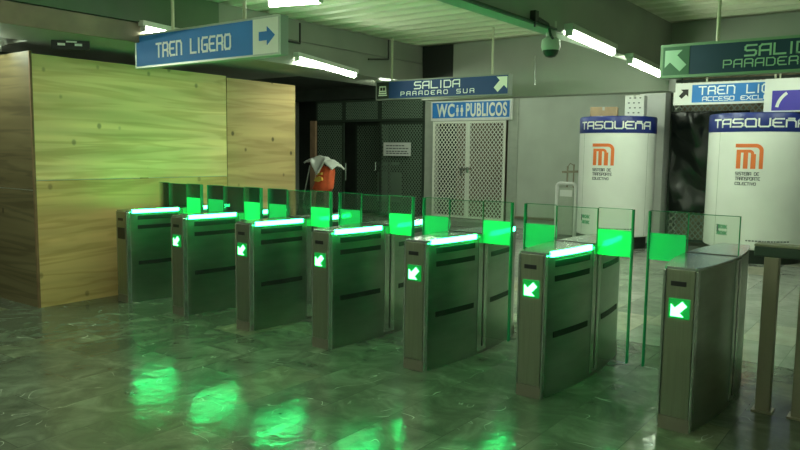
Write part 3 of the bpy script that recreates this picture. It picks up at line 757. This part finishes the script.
# black plastic sheet with folds
def plastic():
    mb = MB(); nx, nz = 70, 90; bm = mb.bm; g = []
    from mathutils import noise as NZ
    for j in range(nz + 1):
        row = []
        for i in range(nx + 1):
            u, v = i / nx, j / nz
            x = 2.95 + u * 1.35 + .05 * (1 - v) * (1 - u); z = .62 + v * 1.84
            a = Vector((u * 3 + v * 2.2, v * 1.6 - u * 1.2, 0))
            d = .06 + NZ.noise(a * .9) * .06 + abs(NZ.noise(a * 1.3 + Vector((5, 1, 0)))) * .05 + NZ.noise(Vector((u * 7 + v * 3, v * 2 - u * 2, 2))) * .008
            x += NZ.noise(Vector((0, v * 4, 7))) * .04 * (1 - u)
            row.append(bm.verts.new((x, 9.51 - d, z)))
        g.append(row)
    for j in range(nz):
        for i in range(nx): bm.faces.new((g[j][i], g[j][i + 1], g[j + 1][i + 1], g[j + 1][i]))
    o = mb.obj('plastic_sheet', 'plastic_sheet', None, True)
    s = o.modifiers.new('thickness', 'SOLIDIFY'); s.thickness = .004
    tag(o, 'wrinkled shiny black plastic sheet hung on the mesh between the two booths', 'sheet')
plastic()

# old metal post cabinet beside the left booth
def old_post():
    pass
    t = thing('metal_stand', 'narrow pale metal stand with rounded frame, left of the left booth', 'stand', (1.13, 9.0, 0))
    mb = MB(); n = 10; w = .20; pts = []
    path = [V(-w, 0, 0), V(-w, 0, 1.0)] + [V(-w + .08 - .08 * math.cos(a), 0, 1.0 + .08 * math.sin(a)) for a in [PI / 2 * i / n for i in range(1, n + 1)]]
    path += [V(w - .08 + .08 * math.sin(a), 0, 1.0 + .08 * math.cos(a)) for a in [PI / 2 * i / n for i in range(0, n + 1)]] + [V(w, 0, 0)]
    mb.path(path, .035, 10).obj('frame', 'white', t, True)
    MB().box(-.155, .155, .0, .22, .06, 1.0, .01).obj('body', 'frame_grey', t)
    MB().box(-.13, .13, -.01, .0, .82, .95, .004).obj('plate', 'white', t)
    MB().tube((-.03, .1, 1.0), (-.03, .1, 1.42), .018).tube((.10, .1, 1.0), (.10, .1, 1.46), .014).path([V(-.14, .1, 1.30), V(.22, .1, 1.32)], .022).path([V(-.03, .1, 1.40), V(.03, .08, 1.48), V(.12, .1, 1.42)], .008).obj('upright_fitting', 'steel_dull', t, True)
old_post()

# wooden post, broom and the bag on its stand behind the turnstiles
tag(MB().box(-6.52, -6.34, 9.70, 9.78, 0, 2.45, .006).obj('wooden_post', 'woodpole'), 'narrow pinkish wooden post standing at the left edge of the dark grille', 'post')
def sack():
    from mathutils import noise as NZ
    def blob(prof, n=40, lobes=5, amp=.12, sq=.6, seed=0, cz=None):
        mb = MB(); bm = mb.bm; rings = []
        for r, z, ox in prof:
            ring = []
            for i in range(n):
                a = 2 * PI * i / n
                k = 1 + amp * math.sin(lobes * a + z * 4) + .18 * NZ.noise(Vector((math.cos(a) * 2, math.sin(a) * 2, z * 5 + seed)))
                ring.append(bm.verts.new((ox + r * k * math.cos(a), r * k * sq * math.sin(a), z + .03 * NZ.noise(Vector((math.cos(a) * 3, math.sin(a) * 3, seed + z))))))
            rings.append(ring)
        for a, b in zip(rings, rings[1:]):
            for i in range(n): bm.faces.new((a[i], a[(i + 1) % n], b[(i + 1) % n], b[i]))
        bm.faces.new(rings[0][::-1]); bm.faces.new(rings[-1]); return mb
    c = (-3.24, 6.7, 0)
    t = thing('waste_stand', 'stand with brown cloth skirt under the red sack, behind the middle turnstiles', 'stand', c)
    MB().lathe([(.22, 0), (.22, .03), (.04, .05)], 24).obj('foot', 'steel_dull', t, True)
    MB().tube((0, 0, .04), (0, 0, .80), .03, 12).obj('pole', 'steel_dull', t, True)
    blob([(.20, .42, 0), (.21, .55, 0), (.20, .68, 0), (.17, .80, 0)], lobes=7, amp=.08, seed=3).obj('cloth_skirt', 'brownbag', t, True)
    s = blob([(.19, .83, -.03), (.245, .88, -.03), (.235, .98, 0), (.215, 1.10, .03), (.20, 1.22, .06), (.17, 1.28, .08), (.12, 1.35, .08)], lobes=4, amp=.04, seed=1, sq=.7).obj('sack', 'red', None, True)
    s.location = c; tag(s, 'bright red sack with yellow print hanging under the white bag', 'sack')
    mb = MB(); fn = lambda u, v, d: (u, d, v)
    mb.prism([(-.10, 1.04), (.0, 1.02), (.12, 1.06), (.10, 1.12), (.02, 1.14), (-.06, 1.11)], -.205, -.155, fn)
    mb.prism([(-.02, 1.16), (.10, 1.17), (.10, 1.22), (.0, 1.20)], -.19, -.14, fn)
    mb.obj('yellow_print', 'yellow', s)
    # white bag spread over the top, wider than the sack
    mb = MB(); bm = mb.bm; nx, ny = 30, 14; g = []
    for j in range(ny + 1):
        row = []
        for i in range(nx + 1):
            u = i / nx * 2 - 1; v = j / ny * 2 - 1
            x = u * .40; y = v * .20
            z = 1.56 - .11 * abs(u + .25) ** 1.3 - .07 * v * v - (.12 * (u - .6) if u > .6 else 0)
            if v < -.3 and -.55 < u < .35: z -= .30 * (-v - .3) * (1 - abs((u + .1) / .45)) * 1.6
            z += .035 * NZ.noise(Vector((u * 4, v * 3, 0))) + .015 * NZ.noise(Vector((u * 11, v * 8, 3)))
            row.append(bm.verts.new((x - .0, y, z)))
        g.append(row)
    for j in range(ny):
        for i in range(nx): bm.faces.new((g[j][i], g[j][i + 1], g[j + 1][i + 1], g[j + 1][i]))
    o = mb.obj('white_bag', 'bagwhite', None, True); o.location = c
    m = o.modifiers.new('thickness', 'SOLIDIFY'); m.thickness = .035
    tag(o, 'crumpled white plastic bag draped over the top of the red sack', 'bag')
    b = thing('broom', 'broom with dark green bristles leaning left of the red sack', 'broom', (-4.02, 6.85, 0))
    MB().tube((.0, .0, .50), (.33, -.1, 1.36), .014, 10).obj('handle', 'steel_light', b, True)
    mb = MB(); random.seed(5)
    for k in range(70):
        a = random.uniform(-.17, .17); y = random.uniform(-.06, .06)
        mb.tube((a * .3, y * .3, .55), (a, y, random.uniform(.0, .06)), .012, 5, .02)
    mb.obj('bristles', 'broomgreen', b, True)
    MB().box(-.07, .07, -.035, .035, .50, .60, .015).obj('head', 'darkbox', b)
sack()

# ------------------------------------------------------------------ world and view
w = bpy.data.worlds.new('world'); SC.world = w; w.use_nodes = True
w.node_tree.nodes['Background'].inputs[0].default_value = (.5, .6, .45, 1); w.node_tree.nodes['Background'].inputs[1].default_value = .05
SC.view_settings.view_transform = 'Standard'; SC.view_settings.look = 'None'; SC.view_settings.gamma = 1
SC.view_settings.exposure = 1.3
SC.cycles.max_bounces = 8; SC.cycles.transparent_max_bounces = 24
SC.cycles.use_denoising = True; SC.cycles.sample_clamp_indirect = 6
